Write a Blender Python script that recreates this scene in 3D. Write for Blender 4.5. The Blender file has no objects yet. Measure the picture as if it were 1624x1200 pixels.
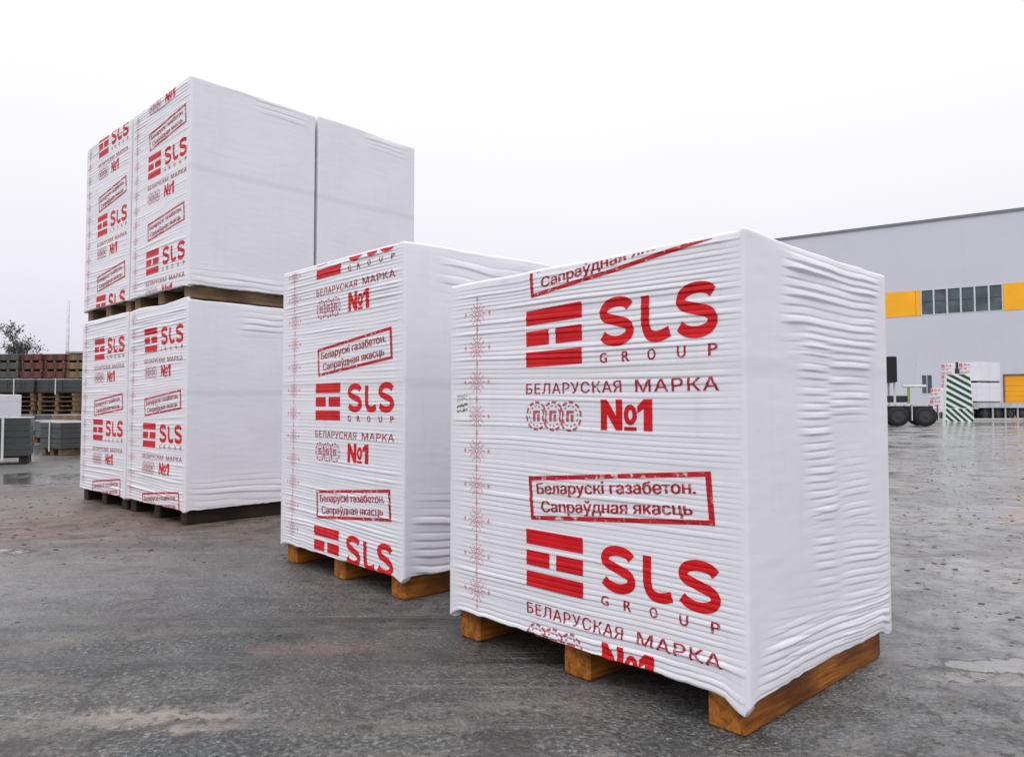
import bpy, math, random
import numpy as np

S = 0.8                                   # fitted units -> metres
scene = bpy.context.scene
col = scene.collection
R = math.radians

# ------------------------------------------------------------------ camera
cam_d = bpy.data.cameras.new('camera')
cam = bpy.data.objects.new('camera', cam_d)
col.objects.link(cam)
cam_d.sensor_width = 36.0
cam_d.lens = 36.0 * 1161.9 / 1624.0
cam_d.clip_start = 0.05
cam_d.clip_end = 3000
CAM_H = 1.0623 * S
cam.location = (0, 0, CAM_H)
cam.rotation_euler = (R(90) + 0.0385, 0, 0)
scene.camera = cam

# ------------------------------------------------------------------ sky + sun (overcast)
SUN_EL, SUN_AZ = R(58), R(198)            # azimuth clockwise from +Y: behind and left of the camera
world = bpy.data.worlds.new('World')
scene.world = world
world.use_nodes = True
wn, wl = world.node_tree.nodes, world.node_tree.links
wn.clear()
w_out = wn.new('ShaderNodeOutputWorld')
w_sky = wn.new('ShaderNodeTexSky'); w_sky.sky_type = 'NISHITA'; w_sky.sun_disc = False
w_sky.sun_elevation = SUN_EL; w_sky.sun_rotation = SUN_AZ; w_sky.dust_density = 4.0
w_hsv = wn.new('ShaderNodeHueSaturation'); w_hsv.inputs['Saturation'].default_value = 0.25
wl.new(w_sky.outputs['Color'], w_hsv.inputs['Color'])
w_bg1 = wn.new('ShaderNodeBackground'); w_bg1.inputs['Strength'].default_value = 0.05
wl.new(w_hsv.outputs['Color'], w_bg1.inputs['Color'])
w_tc = wn.new('ShaderNodeTexCoord'); w_sep = wn.new('ShaderNodeSeparateXYZ')
wl.new(w_tc.outputs['Generated'], w_sep.inputs['Vector'])
w_ramp = wn.new('ShaderNodeValToRGB')     # closed cloud deck: lavender grey at the horizon, brighter towards the zenith as overcast skies are
wl.new(w_sep.outputs['Z'], w_ramp.inputs['Fac'])
els = w_ramp.color_ramp.elements
els[0].position = 0.0; els[0].color = (0.565, 0.55, 0.63, 1)
els[1].position = 1.0; els[1].color = (1.38, 1.38, 1.40, 1)
e_ = els.new(0.16); e_.color = (0.70, 0.69, 0.745, 1)
e_ = els.new(0.38); e_.color = (0.80, 0.797, 0.808, 1)
w_noise = wn.new('ShaderNodeTexNoise'); w_noise.inputs['Scale'].default_value = 1.6; w_noise.inputs['Detail'].default_value = 3
wl.new(w_tc.outputs['Generated'], w_noise.inputs['Vector'])
w_nm = wn.new('ShaderNodeMath'); w_nm.operation = 'MULTIPLY_ADD'
wl.new(w_noise.outputs['Fac'], w_nm.inputs[0]); w_nm.inputs[1].default_value = 0.10; w_nm.inputs[2].default_value = 1.22
w_bg2 = wn.new('ShaderNodeBackground')
wl.new(w_ramp.outputs['Color'], w_bg2.inputs['Color'])
wl.new(w_nm.outputs['Value'], w_bg2.inputs['Strength'])
w_mix = wn.new('ShaderNodeMixShader'); w_mix.inputs[0].default_value = 0.92
wl.new(w_bg1.outputs[0], w_mix.inputs[1]); wl.new(w_bg2.outputs[0], w_mix.inputs[2])
wl.new(w_mix.outputs[0], w_out.inputs['Surface'])

sun_d = bpy.data.lights.new('sun', 'SUN')
sun_d.energy = 1.0; sun_d.angle = R(40); sun_d.color = (1.0, 0.985, 0.96)
sun = bpy.data.objects.new('sun', sun_d)
col.objects.link(sun)
sun.rotation_euler = (R(90) - SUN_EL, 0, math.pi - SUN_AZ)
sun.location = (-5, -8, 12)

vs = scene.view_settings
vs.view_transform = 'Standard'; vs.look = 'None'; vs.exposure = 0.08; vs.gamma = 1.0
vs.use_curve_mapping = False

# ------------------------------------------------------------------ helpers
def tag(o, label=None, cat=None, group=None, kind=None):
    if label: o['label'] = label
    if cat: o['category'] = cat
    if group: o['group'] = group
    if kind: o['kind'] = kind
    return o

def empty(name, loc=(0, 0, 0), rz=0.0):
    o = bpy.data.objects.new(name, None); col.objects.link(o)
    o.empty_display_size = 0.2
    o.location = loc; o.rotation_euler = (0, 0, rz)
    return o

def mesh_obj(name, verts, faces, mat, parent=None, smooth=False):
    me = bpy.data.meshes.new(name)
    me.from_pydata([tuple(v) for v in verts], [], faces)
    me.materials.append(mat)
    if smooth: me.shade_smooth()
    o = bpy.data.objects.new(name, me); col.objects.link(o)
    if parent is not None: o.parent = parent
    return o

def share(o, parent, loc=None, rot=None):
    c = o.copy(); col.objects.link(c); c.parent = parent
    if loc is not None: c.location = loc
    if rot is not None: c.rotation_euler = rot
    return c

class MB:
    def __init__(self): self.v = []; self.f = []
    def add(self, vs_, fs):
        n = len(self.v); self.v += [tuple(x) for x in vs_]; self.f += [tuple(i + n for i in f) for f in fs]; return self
    def box(self, x0, x1, y0, y1, z0, z1, bev=0.0):
        if bev <= 0:
            self.add([(x0,y0,z0),(x1,y0,z0),(x1,y1,z0),(x0,y1,z0),(x0,y0,z1),(x1,y0,z1),(x1,y1,z1),(x0,y1,z1)],
                     [(0,3,2,1),(4,5,6,7),(0,1,5,4),(1,2,6,5),(2,3,7,6),(3,0,4,7)])
        else:
            b = bev
            ring = lambda z, i: [(x0+b+i, y0+i, z), (x1-b-i, y0+i, z), (x1-i, y0+b+i, z), (x1-i, y1-b-i, z),
                                 (x1-b-i, y1-i, z), (x0+b+i, y1-i, z), (x0+i, y1-b-i, z), (x0+i, y0+b+i, z)]
            vv = ring(z0, b) + ring(z0+b, 0) + ring(z1-b, 0) + ring(z1, b)
            ff = [tuple(range(7, -1, -1)), tuple(range(24, 32))]
            for k in range(3):
                for i in range(8):
                    j = (i+1) % 8
                    ff.append((k*8+i, k*8+j, k*8+8+j, k*8+8+i))
            self.add(vv, ff)
        return self
    def cyl(self, p0, p1, r0, r1=None, n=12, caps=True):
        r1 = r0 if r1 is None else r1
        p0 = np.array(p0, float); p1 = np.array(p1, float); d = p1 - p0; d /= np.linalg.norm(d)
        a = np.cross(d, (0, 0, 1)) if abs(d[2]) < .9 else np.cross(d, (1, 0, 0)); a /= np.linalg.norm(a); b = np.cross(d, a)
        vv = []
        for p, r in ((p0, r0), (p1, r1)):
            for i in range(n):
                t = 2*math.pi*i/n; vv.append(p + r*(math.cos(t)*a + math.sin(t)*b))
        ff = [(i, (i+1) % n, n+(i+1) % n, n+i) for i in range(n)]
        if caps: ff += [tuple(range(n-1, -1, -1)), tuple(range(n, 2*n))]
        return self.add(vv, ff)
    def build(self, name, mat, parent=None, smooth=False):
        return mesh_obj(name, self.v, self.f, mat, parent, smooth)

def hashn(ix, iy, seed):
    h = (ix.astype(np.int64)*374761393 + iy.astype(np.int64)*668265263 + seed*974634777) & 0xffffffff
    h = ((h ^ (h >> 13))*1274126177) & 0xffffffff
    h = (h ^ (h >> 16)) & 0xffffff
    return h / float(0xffffff)

def vnoise(x, y, seed=0):
    x = np.asarray(x, float); y = np.asarray(y, float)
    x, y = np.broadcast_arrays(x, y)
    ix, iy = np.floor(x), np.floor(y); fx, fy = x-ix, y-iy
    fx = fx*fx*(3-2*fx); fy = fy*fy*(3-2*fy)
    a = hashn(ix, iy, seed); b = hashn(ix+1, iy, seed); c = hashn(ix, iy+1, seed); d = hashn(ix+1, iy+1, seed)
    return a*(1-fx)*(1-fy) + b*fx*(1-fy) + c*(1-fx)*fy + d*fx*fy

def sstep(a, b, x):
    t = np.clip((np.asarray(x, float)-a)/(b-a), 0, 1); return t*t*(3-2*t)

# ------------------------------------------------------------------ materials
def new_mat(name):
    m = bpy.data.materials.new(name); m.use_nodes = True
    nt = m.node_tree; bs = nt.nodes['Principled BSDF']
    return m, nt, nt.nodes, nt.links, bs

def noise_node(n, l, vec, scale, detail=4, rough=.55, dist=0.0):
    t = n.new('ShaderNodeTexNoise'); t.inputs['Scale'].default_value = scale
    t.inputs['Detail'].default_value = detail; t.inputs['Roughness'].default_value = rough
    t.inputs['Distortion'].default_value = dist
    if vec is not None: l.new(vec, t.inputs['Vector'])
    return t.outputs['Fac']

def ramp(n, l, fac, stops):
    r = n.new('ShaderNodeValToRGB'); els = r.color_ramp.elements
    while len(els) < len(stops): els.new(0.5)
    for e, (p, c) in zip(els, stops):
        e.position = p; e.color = (c[0], c[1], c[2], 1) if not isinstance(c, (int, float)) else (c, c, c, 1)
    l.new(fac, r.inputs['Fac'])
    return r.outputs['Color']

def mixc(n, l, fac, a, b, mode='MIX'):
    m = n.new('ShaderNodeMix'); m.data_type = 'RGBA'; m.blend_type = mode
    for sock, v in ((m.inputs[0], fac), (m.inputs[6], a), (m.inputs[7], b)):
        if isinstance(v, bpy.types.NodeSocket): l.new(v, sock)
        elif isinstance(v, (int, float)): sock.default_value = v if sock == m.inputs[0] else (v, v, v, 1)
        else: sock.default_value = (v[0], v[1], v[2], 1)
    return m.outputs[2]

def math_n(n, l, op, a, b=None, c=None, clamp=False):
    m = n.new('ShaderNodeMath'); m.operation = op; m.use_clamp = clamp
    for i, v in enumerate((a, b, c)):
        if v is None: continue
        if isinstance(v, bpy.types.NodeSocket): l.new(v, m.inputs[i])
        else: m.inputs[i].default_value = v
    return m.outputs[0]

def bump(n, l, bs, height, strength, dist):
    b = n.new('ShaderNodeBump'); b.inputs['Strength'].default_value = strength; b.inputs['Distance'].default_value = dist
    l.new(height, b.inputs['Height']); l.new(b.outputs['Normal'], bs.inputs['Normal'])
    return b

def simple(name, base, rough=.7, var=.25, scale=6.0, bmp=0.0, bscale=60.0, metallic=0.0, spec=.5, detail=5):
    m, nt, n, l, bs = new_mat(name)
    tc = n.new('ShaderNodeTexCoord')
    f = noise_node(n, l, tc.outputs['Object'], scale, detail, .6)
    c0 = tuple(c*(1-var) for c in base); c1 = tuple(min(1, c*(1+var)) for c in base)
    l.new(ramp(n, l, f, [(.3, c0), (.7, c1)]), bs.inputs['Base Color'])
    bs.inputs['Roughness'].default_value = rough; bs.inputs['Metallic'].default_value = metallic
    bs.inputs['Specular IOR Level'].default_value = spec
    if bmp > 0:
        bump(n, l, bs, noise_node(n, l, tc.outputs['Object'], bscale, 4), .6, bmp)
    return m

def wood_mat(name, dark, light, long_axis='Y', rough=.6):
    m, nt, n, l, bs = new_mat(name)
    tc = n.new('ShaderNodeTexCoord'); mp = n.new('ShaderNodeMapping')
    sc = {'X': (1.2, 14, 14), 'Y': (14, 1.2, 14), 'Z': (14, 14, 1.2)}[long_axis]
    mp.inputs['Scale'].default_value = sc
    oi = n.new('ShaderNodeObjectInfo')
    cx = n.new('ShaderNodeCombineXYZ')
    for i in range(3): l.new(math_n(n, l, 'MULTIPLY', oi.outputs['Random'], 7.0+i*5), cx.inputs[i])
    l.new(tc.outputs['Object'], mp.inputs['Vector']); l.new(cx.outputs[0], mp.inputs['Location'])
    g = noise_node(n, l, mp.outputs['Vector'], 3.0, 6, .65, .8)
    base = ramp(n, l, g, [(.32, dark), (.5, tuple((a+b)/2 for a, b in zip(dark, light))), (.66, light)])
    k = noise_node(n, l, tc.outputs['Object'], 3.2, 3, .5)
    base = mixc(n, l, ramp(n, l, k, [(.46, 0.0), (.66, .75)]), base, tuple(c*.45 for c in dark))
    l.new(base, bs.inputs['Base Color'])
    bs.inputs['Roughness'].default_value = rough; bs.inputs['Specular IOR Level'].default_value = .25
    bump(n, l, bs, g, .7, .006)
    return m

# stretch film: milky white polyethylene
def film_mat(name, base=(.775, .765, .825)):
    m, nt, n, l, bs = new_mat(name)
    tc = n.new('ShaderNodeTexCoord')
    f = noise_node(n, l, tc.outputs['Object'], 2.2, 4, .6)
    c = ramp(n, l, f, [(.3, tuple(x*.945 for x in base)), (.7, base)])
    # grime rubbed on in vertical streaks and specks
    mp = n.new('ShaderNodeMapping'); mp.inputs['Scale'].default_value = (9, 9, 1.1)
    l.new(tc.outputs['Object'], mp.inputs['Vector'])
    st = noise_node(n, l, mp.outputs['Vector'], 2.0, 6, .65)
    c = mixc(n, l, ramp(n, l, st, [(.55, 0.0), (.8, .32)]), c, (.60, .585, .60))
    sp = noise_node(n, l, tc.outputs['Object'], 70, 2, .5)
    c = mixc(n, l, ramp(n, l, sp, [(.72, 0.0), (.78, .45)]), c, (.45, .42, .42))
    wv = n.new('ShaderNodeTexWave'); wv.wave_type = 'BANDS'; wv.bands_direction = 'Z'; wv.inputs['Scale'].default_value = .33; wv.inputs['Distortion'].default_value = .4; wv.inputs['Detail'].default_value = 2
    l.new(tc.outputs['Object'], wv.inputs['Vector'])
    c = mixc(n, l, ramp(n, l, wv.outputs['Fac'], [(.0, .30), (.012, 0.0)]), c, (.55, .54, .56))
    l.new(c, bs.inputs['Base Color'])
    bs.inputs['Roughness'].default_value = .30
    bs.inputs['Specular IOR Level'].default_value = .5
    mp2 = n.new('ShaderNodeMapping'); mp2.inputs['Scale'].default_value = (6, 6, 34)
    l.new(tc.outputs['Object'], mp2.inputs['Vector'])
    h = noise_node(n, l, mp2.outputs['Vector'], 4.0, 4, .6, .3)
    bump(n, l, bs, h, .06, .003)
    return m

def ink_mat(name, base, wear=.0, wscale=55):
    m, nt, n, l, bs = new_mat(name)
    tc = n.new('ShaderNodeTexCoord')
    f = noise_node(n, l, tc.outputs['Object'], 9, 5, .7)
    c = ramp(n, l, f, [(.3, tuple(x*.8 for x in base)), (.7, tuple(min(1, x*1.12+.004) for x in base))])
    if wear > 0:
        w = noise_node(n, l, tc.outputs['Object'], wscale, 4, .65)
        c = mixc(n, l, ramp(n, l, w, [(.56, 0.0), (.66, wear)]), c, (.76, .68, .70))
    l.new(c, bs.inputs['Base Color'])
    bs.inputs['Roughness'].default_value = .5
    bs.inputs['Specular IOR Level'].default_value = .22
    return m

M = {}
M['film'] = film_mat('white_stretch_film')
M['ink'] = ink_mat('red_ink', (.62, .006, .012), .0)
M['ink_text'] = ink_mat('dark_red_ink', (.36, .016, .030), .35)
M['ink_stamp'] = ink_mat('stamp_red_ink', (.50, .012, .022), .75, 38)
M['ink_pale'] = ink_mat('pale_red_ink', (.66, .30, .345), .4)
M['ink_badge'] = ink_mat('badge_red_ink', (.46, .10, .13), .3)
M['wood_new'] = wood_mat('orange_pine', (.15, .036, .005), (.53, .20, .030))
M['wood_new_x'] = wood_mat('orange_pine_boards', (.17, .065, .022), (.36, .17, .06), 'X')
M['wood_old'] = wood_mat('weathered_pine', (.11, .065, .035), (.27, .175, .095))
M['wood_dark'] = wood_mat('gap_dark_pine', (.012, .008, .006), (.045, .028, .018))  # pine darkened so its colour carries the dark gap under the stacks
M['wood_old_x'] = wood_mat('weathered_pine_boards', (.10, .07, .045), (.26, .19, .12), 'X')

# ------------------------------------------------------------------ ground
def ground_mat():
    m, nt, n, l, bs = new_mat('wet_asphalt')
    geo = n.new('ShaderNodeNewGeometry'); P = geo.outputs['Position']
    sep = n.new('ShaderNodeSeparateXYZ'); l.new(P, sep.inputs[0])
    grain = noise_node(n, l, P, 62, 5, .74)
    vor = n.new('ShaderNodeTexVoronoi'); vor.inputs['Scale'].default_value = 75; l.new(P, vor.inputs['Vector'])
    agg = vor.outputs['Distance']
    mid = noise_node(n, l, P, 5.5, 6, .68, .4)
    big = noise_node(n, l, P, .55, 5, .6, .5)
    base = ramp(n, l, grain, [(.38, (.010, .011, .0105)), (.48, (.064, .072, .074)), (.55, (.102, .112, .114)), (.64, (.32, .34, .345))])
    base = mixc(n, l, ramp(n, l, agg, [(.12, .5), (.35, 0.0)]), base, (.22, .22, .20))
    vor2 = n.new('ShaderNodeTexVoronoi'); vor2.inputs['Scale'].default_value = 38; l.new(P, vor2.inputs['Vector'])
    sepc = n.new('ShaderNodeSeparateColor'); l.new(vor2.outputs['Color'], sepc.inputs[0])
    stone = math_n(n, l, 'MULTIPLY', ramp(n, l, sepc.outputs[0], [(.80, 0.0), (.84, 1.0)]), ramp(n, l, vor2.outputs['Distance'], [(.18, 1.0), (.34, 0.0)]))
    base = mixc(n, l, math_n(n, l, 'MULTIPLY', stone, .55), base, (.34, .33, .31))
    dstone = math_n(n, l, 'MULTIPLY', ramp(n, l, sepc.outputs[1], [(.78, 0.0), (.82, 1.0)]), ramp(n, l, vor2.outputs['Distance'], [(.22, 1.0), (.38, 0.0)]))
    base = mixc(n, l, math_n(n, l, 'MULTIPLY', dstone, .6), base, (.018, .018, .017))
    # brownish-red mud spread round the stack, in tongues
    def blob(cx, cy, rx, ry, soft=.6, wob=1.2):
        dx = math_n(n, l, 'DIVIDE', math_n(n, l, 'SUBTRACT', sep.outputs[0], cx), rx)
        dy = math_n(n, l, 'DIVIDE', math_n(n, l, 'SUBTRACT', sep.outputs[1], cy), ry)
        d = math_n(n, l, 'SQRT', math_n(n, l, 'ADD', math_n(n, l, 'POWER', math_n(n, l, 'ABSOLUTE', dx), 2.0), math_n(n, l, 'POWER', math_n(n, l, 'ABSOLUTE', dy), 2.0)))
        w = math_n(n, l, 'MULTIPLY', math_n(n, l, 'SUBTRACT', mid, .5), wob)
        w2 = math_n(n, l, 'MULTIPLY', math_n(n, l, 'SUBTRACT', big, .5), wob*1.2)
        d = math_n(n, l, 'ADD', math_n(n, l, 'ADD', d, w), w2)
        return ramp(n, l, d, [(max(0.0, 1-soft), 1.0), (1.0, 0.0)])
    mud = blob(-3.5, 5.9, 4.0, 2.6, .7)
    mudc = ramp(n, l, mid, [(.38, (.065, .030, .021)), (.5, (.165, .088, .064)), (.62, (.26, .165, .13))])
    base = mixc(n, l, math_n(n, l, 'MULTIPLY', mud, .92), base, mudc)
    far_mud = ramp(n, l, big, [(.45, 0.0), (.7, .55)])
    base = mixc(n, l, far_mud, base, (.17, .135, .125))
    # dried pale slurry at the left, a plain pale patch at the right
    sl = math_n(n, l, 'MAXIMUM', blob(-1.02, 2.035, .40, .085, .5, 2.6), blob(1.55, 2.33, .30, .075, .3, 1.3))
    pale_patches = math_n(n, l, 'MULTIPLY', sl, ramp(n, l, noise_node(n, l, P, 16, 5, .7), [(.38, 0.0), (.52, 1.0)]))
    base = mixc(n, l, math_n(n, l, 'MULTIPLY', pale_patches, .85), base, (.43, .375, .33))
    rs = blob(-.66, 2.60, .26, .10, .7, 3.0)
    base = mixc(n, l, math_n(n, l, 'MULTIPLY', rs, .6), base, (.30, .20, .17))
    # fine pale dust in streaks along the lorry lanes
    mp = n.new('ShaderNodeMapping'); mp.inputs['Rotation'].default_value = (0, 0, R(-38)); mp.inputs['Scale'].default_value = (.35, 2.6, 1)
    l.new(P, mp.inputs['Vector'])
    lane = noise_node(n, l, mp.outputs['Vector'], 2.2, 6, .7, .6)
    base = mixc(n, l, ramp(n, l, lane, [(.5, 0.0), (.72, .45)]), base, (.27, .26, .245))
    mpd = n.new('ShaderNodeMapping'); mpd.inputs['Rotation'].default_value = (0, 0, R(52)); mpd.inputs['Scale'].default_value = (.8, 2.8, 1)
    l.new(P, mpd.inputs['Vector'])
    sm1 = noise_node(n, l, mpd.outputs['Vector'], 1.3, 8, .72, 1.2)
    base = mixc(n, l, ramp(n, l, sm1, [(.52, 0.0), (.62, .55)]), base, (.20, .175, .155))
    sm2 = noise_node(n, l, P, 3.1, 8, .74, 1.6)
    base = mixc(n, l, ramp(n, l, sm2, [(.40, .7), (.45, 0.0)]), base, (.040, .038, .035))
    base = mixc(n, l, ramp(n, l, sm2, [(.56, 0.0), (.61, .5)]), base, (.25, .235, .22))
    mpt = n.new('ShaderNodeMapping'); mpt.inputs['Rotation'].default_value = (0, 0, R(40)); mpt.inputs['Scale'].default_value = (.10, 2.2, 1)
    l.new(P, mpt.inputs['Vector'])
    trk = ramp(n, l, noise_node(n, l, mpt.outputs['Vector'], 1.5, 6, .6, .25), [(.55, 0.0), (.66, .55)])
    base = mixc(n, l, trk, base, (.030, .031, .031))
    dark_zone = blob(-.35, 2.75, 1.15, .95, .8, 1.6)  # darker ground between the two front packs
    base = mixc(n, l, math_n(n, l, 'MULTIPLY', dark_zone, .38), base, (.026, .027, .026))
    mps = n.new('ShaderNodeMapping'); mps.inputs['Rotation'].default_value = (0, 0, R(-47)); mps.inputs['Scale'].default_value = (.5, 14, 1)
    l.new(P, mps.inputs['Vector'])
    scr = noise_node(n, l, mps.outputs['Vector'], 1.6, 6, .7, .5)
    base = mixc(n, l, math_n(n, l, 'MULTIPLY', ramp(n, l, scr, [(.56, 0.0), (.64, .55)]), ramp(n, l, big, [(.42, 0.0), (.55, 1.0)])), base, (.24, .235, .225))
    # paler dust on the open side and yard, sky reflection painted into its colour
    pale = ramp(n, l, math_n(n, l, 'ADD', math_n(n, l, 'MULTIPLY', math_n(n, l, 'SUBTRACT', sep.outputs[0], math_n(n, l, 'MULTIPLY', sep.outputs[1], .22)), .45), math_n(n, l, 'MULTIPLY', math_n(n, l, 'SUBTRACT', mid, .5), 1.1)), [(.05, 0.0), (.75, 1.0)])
    leftp = blob(-2.7, 3.7, 1.7, .95, .8, 1.5)  # left-hand patch, its pale sheen painted into the colour too
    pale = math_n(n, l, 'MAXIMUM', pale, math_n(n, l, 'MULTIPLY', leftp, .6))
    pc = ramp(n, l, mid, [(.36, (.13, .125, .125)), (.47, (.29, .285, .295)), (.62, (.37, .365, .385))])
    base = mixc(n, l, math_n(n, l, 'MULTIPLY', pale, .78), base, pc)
    pk_ = noise_node(n, l, P, 21, 4, .65)
    base = mixc(n, l, ramp(n, l, pk_, [(.58, 0.0), (.64, .8)]), base, (.045, .042, .040))
    base_dry = base
    # wetness: water film where the lane noise is low, standing water in the hollows
    wet = ramp(n, l, noise_node(n, l, P, .8, 6, .62, .6), [(.40, 0.0), (.56, 1.0)])
    right = ramp(n, l, math_n(n, l, 'MULTIPLY_ADD', sep.outputs[0], .22, math_n(n, l, 'MULTIPLY', big, .5)), [(.3, 0.0), (1.0, 1.0)])
    far = ramp(n, l, math_n(n, l, 'MULTIPLY', sep.outputs[1], .05), [(.15, 0.0), (.8, 1.0)])
    wet = math_n(n, l, 'MULTIPLY', wet, math_n(n, l, 'MAXIMUM', math_n(n, l, 'MAXIMUM', right, far), .45), clamp=True)
    pud = math_n(n, l, 'MAXIMUM', blob(25, 36.5, 17, 5.0, .3, .9), blob(-9.2, 15.0, 2.6, 3.2, .4, 1.2))
    for q in ((-5.6, 8.6, 1.5, .7), (1.66, 2.44, .30, .07), (-3.35, 4.35, .55, .10)):
        pud = math_n(n, l, 'MAXIMUM', pud, blob(*q, .25, 2.4))
    # thin films of water with no clear edge
    for q in ((-2.5, 3.75, 1.6, .55), (-1.9, 2.95, 1.0, .35), (-4.4, 6.6, 1.9, 1.0), (2.9, 4.3, 1.2, .6), (4.6, 7.4, 2.2, 1.3), (7.5, 12.5, 4.2, 2.8)):
        pud = math_n(n, l, 'MAXIMUM', pud, math_n(n, l, 'MULTIPLY', blob(*q, .85, 1.8), .62))
    wet = math_n(n, l, 'MAXIMUM', math_n(n, l, 'MAXIMUM', wet, pud), math_n(n, l, 'MULTIPLY', trk, 1.1))
    # standing water lets the dark soaked ground show through it
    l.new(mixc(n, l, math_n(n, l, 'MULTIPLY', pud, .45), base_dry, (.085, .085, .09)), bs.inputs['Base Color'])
    bs.inputs['Coat IOR'].default_value = 1.33; bs.inputs['Coat Roughness'].default_value = .04
    l.new(math_n(n, l, 'MULTIPLY', wet, .9), bs.inputs['Coat Weight'])
    rr = n.new('ShaderNodeMapRange'); l.new(wet, rr.inputs['Value'])
    rr.inputs['To Min'].default_value = .50; rr.inputs['To Max'].default_value = .07
    l.new(math_n(n, l, 'ADD', rr.outputs[0], math_n(n, l, 'MULTIPLY', grain, .12)), bs.inputs['Roughness'])
    bs.inputs['Specular IOR Level'].default_value = .5
    hgt = math_n(n, l, 'ADD', math_n(n, l, 'MULTIPLY', grain, .6), math_n(n, l, 'MULTIPLY', mid, 1.6))
    hgt = math_n(n, l, 'ADD', hgt, math_n(n, l, 'MULTIPLY', agg, -.5))
    hgt = math_n(n, l, 'ADD', hgt, math_n(n, l, 'MULTIPLY', sm2, 3.2))
    dry = math_n(n, l, 'SUBTRACT', 1.0, math_n(n, l, 'MULTIPLY', wet, .95))
    hgt = math_n(n, l, 'MULTIPLY', hgt, dry)
    bn = bump(n, l, bs, hgt, 1.0, .013)
    l.new(bn.outputs['Normal'], bs.inputs['Coat Normal'])
    return m
M['ground'] = ground_mat()
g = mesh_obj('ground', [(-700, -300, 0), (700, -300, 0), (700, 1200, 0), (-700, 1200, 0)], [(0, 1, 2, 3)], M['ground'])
tag(g, 'wet grey asphalt yard with mud and puddles', 'ground', kind='structure')

# ------------------------------------------------------------------ printed design (2-D polygons in print units, x to the right = -u)
def stroke(pts, w):
    """flat ribbon along a polyline -> quads"""
    P = np.array(pts, float); T = np.gradient(P, axis=0); T /= np.linalg.norm(T, axis=1)[:, None]
    N = np.stack([-T[:, 1], T[:, 0]], 1)
    A = P + N*w/2; B = P - N*w/2
    return [[tuple(A[i]), tuple(B[i]), tuple(B[i+1]), tuple(A[i+1])] for i in range(len(P)-1)]

def arc(cx, cy, rx, ry, a0, a1, n=14):
    return [(cx+rx*math.cos(R(a0+(a1-a0)*i/n)), cy+ry*math.sin(R(a0+(a1-a0)*i/n))) for i in range(n+1)]

def rect(x0, x1, y0, y1): return [[(x0, y0), (x1, y0), (x1, y1), (x0, y1)]]

def spline(pts, n=5):
    P = [np.array(p, float) for p in pts]; P = [2*P[0]-P[1]]+P+[2*P[-1]-P[-2]]; o = []
    for i in range(1, len(P)-2):
        for k in range(n):
            t = k/n
            o.append(tuple(.5*(2*P[i]+(P[i+1]-P[i-1])*t+(2*P[i-1]-5*P[i]+4*P[i+1]-P[i+2])*t*t+(3*P[i]-P[i-1]-3*P[i+1]+P[i+2])*t**3)))
    o.append(tuple(P[-2]))
    return o

def letter_S(x, y, w, h, t):
    q = [(.99, .84), (.86, .945), (.62, 1.0), (.38, .995), (.14, .92), (.03, .77), (.11, .635), (.34, .56), (.62, .485), (.88, .40), (.99, .25), (.90, .09), (.66, .005), (.40, .0), (.16, .06), (.0, .17)]
    return stroke(spline([(x+t/2+a*(w-t), y+t/2+b*(h-t)) for a, b in q], 3), t)

def letter_L(x, y, w, h, t):
    q = [(0, 1.12), (0, .8), (0, .5), (.03, .28), (.16, .08), (.42, .0), (.74, .02), (1.05, .10)]
    return stroke(spline([(x+t/2+a*(w-t), y+t/2+b*(h-t)) for a, b in q], 4), t)

_text_cache = {}
def glyph_loops(t, spacing):
    """outline loops of a line of text (the font's strokes overlap, so they are filled by winding below)"""
    c = bpy.data.curves.new('t', 'FONT'); c.body = t; c.resolution_u = 3; c.fill_mode = 'NONE'; c.space_character = spacing
    o = bpy.data.objects.new('t', c); col.objects.link(o)
    dg = bpy.context.evaluated_depsgraph_get()
    me = bpy.data.meshes.new_from_object(o.evaluated_get(dg))
    V = np.array([v.co[:2] for v in me.vertices]); nb = {}
    for e in me.edges:
        a, b = e.vertices; nb.setdefault(a, []).append(b); nb.setdefault(b, []).append(a)
    bpy.data.objects.remove(o); bpy.data.curves.remove(c); bpy.data.meshes.remove(me)
    seen = set(); loops = []
    for st_ in sorted(nb):
        if st_ in seen: continue
        lp = [st_]; seen.add(st_); cur = st_
        nxt = st_+1 if st_+1 in nb[st_] else nb[st_][0]
        while nxt not in seen:
            lp.append(nxt); seen.add(nxt)
            k = [q for q in nb[nxt] if q not in seen]
            if not k: break
            nxt = k[0]
        loops.append(V[lp])
    return loops, V.min(0), V.max(0)

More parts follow.
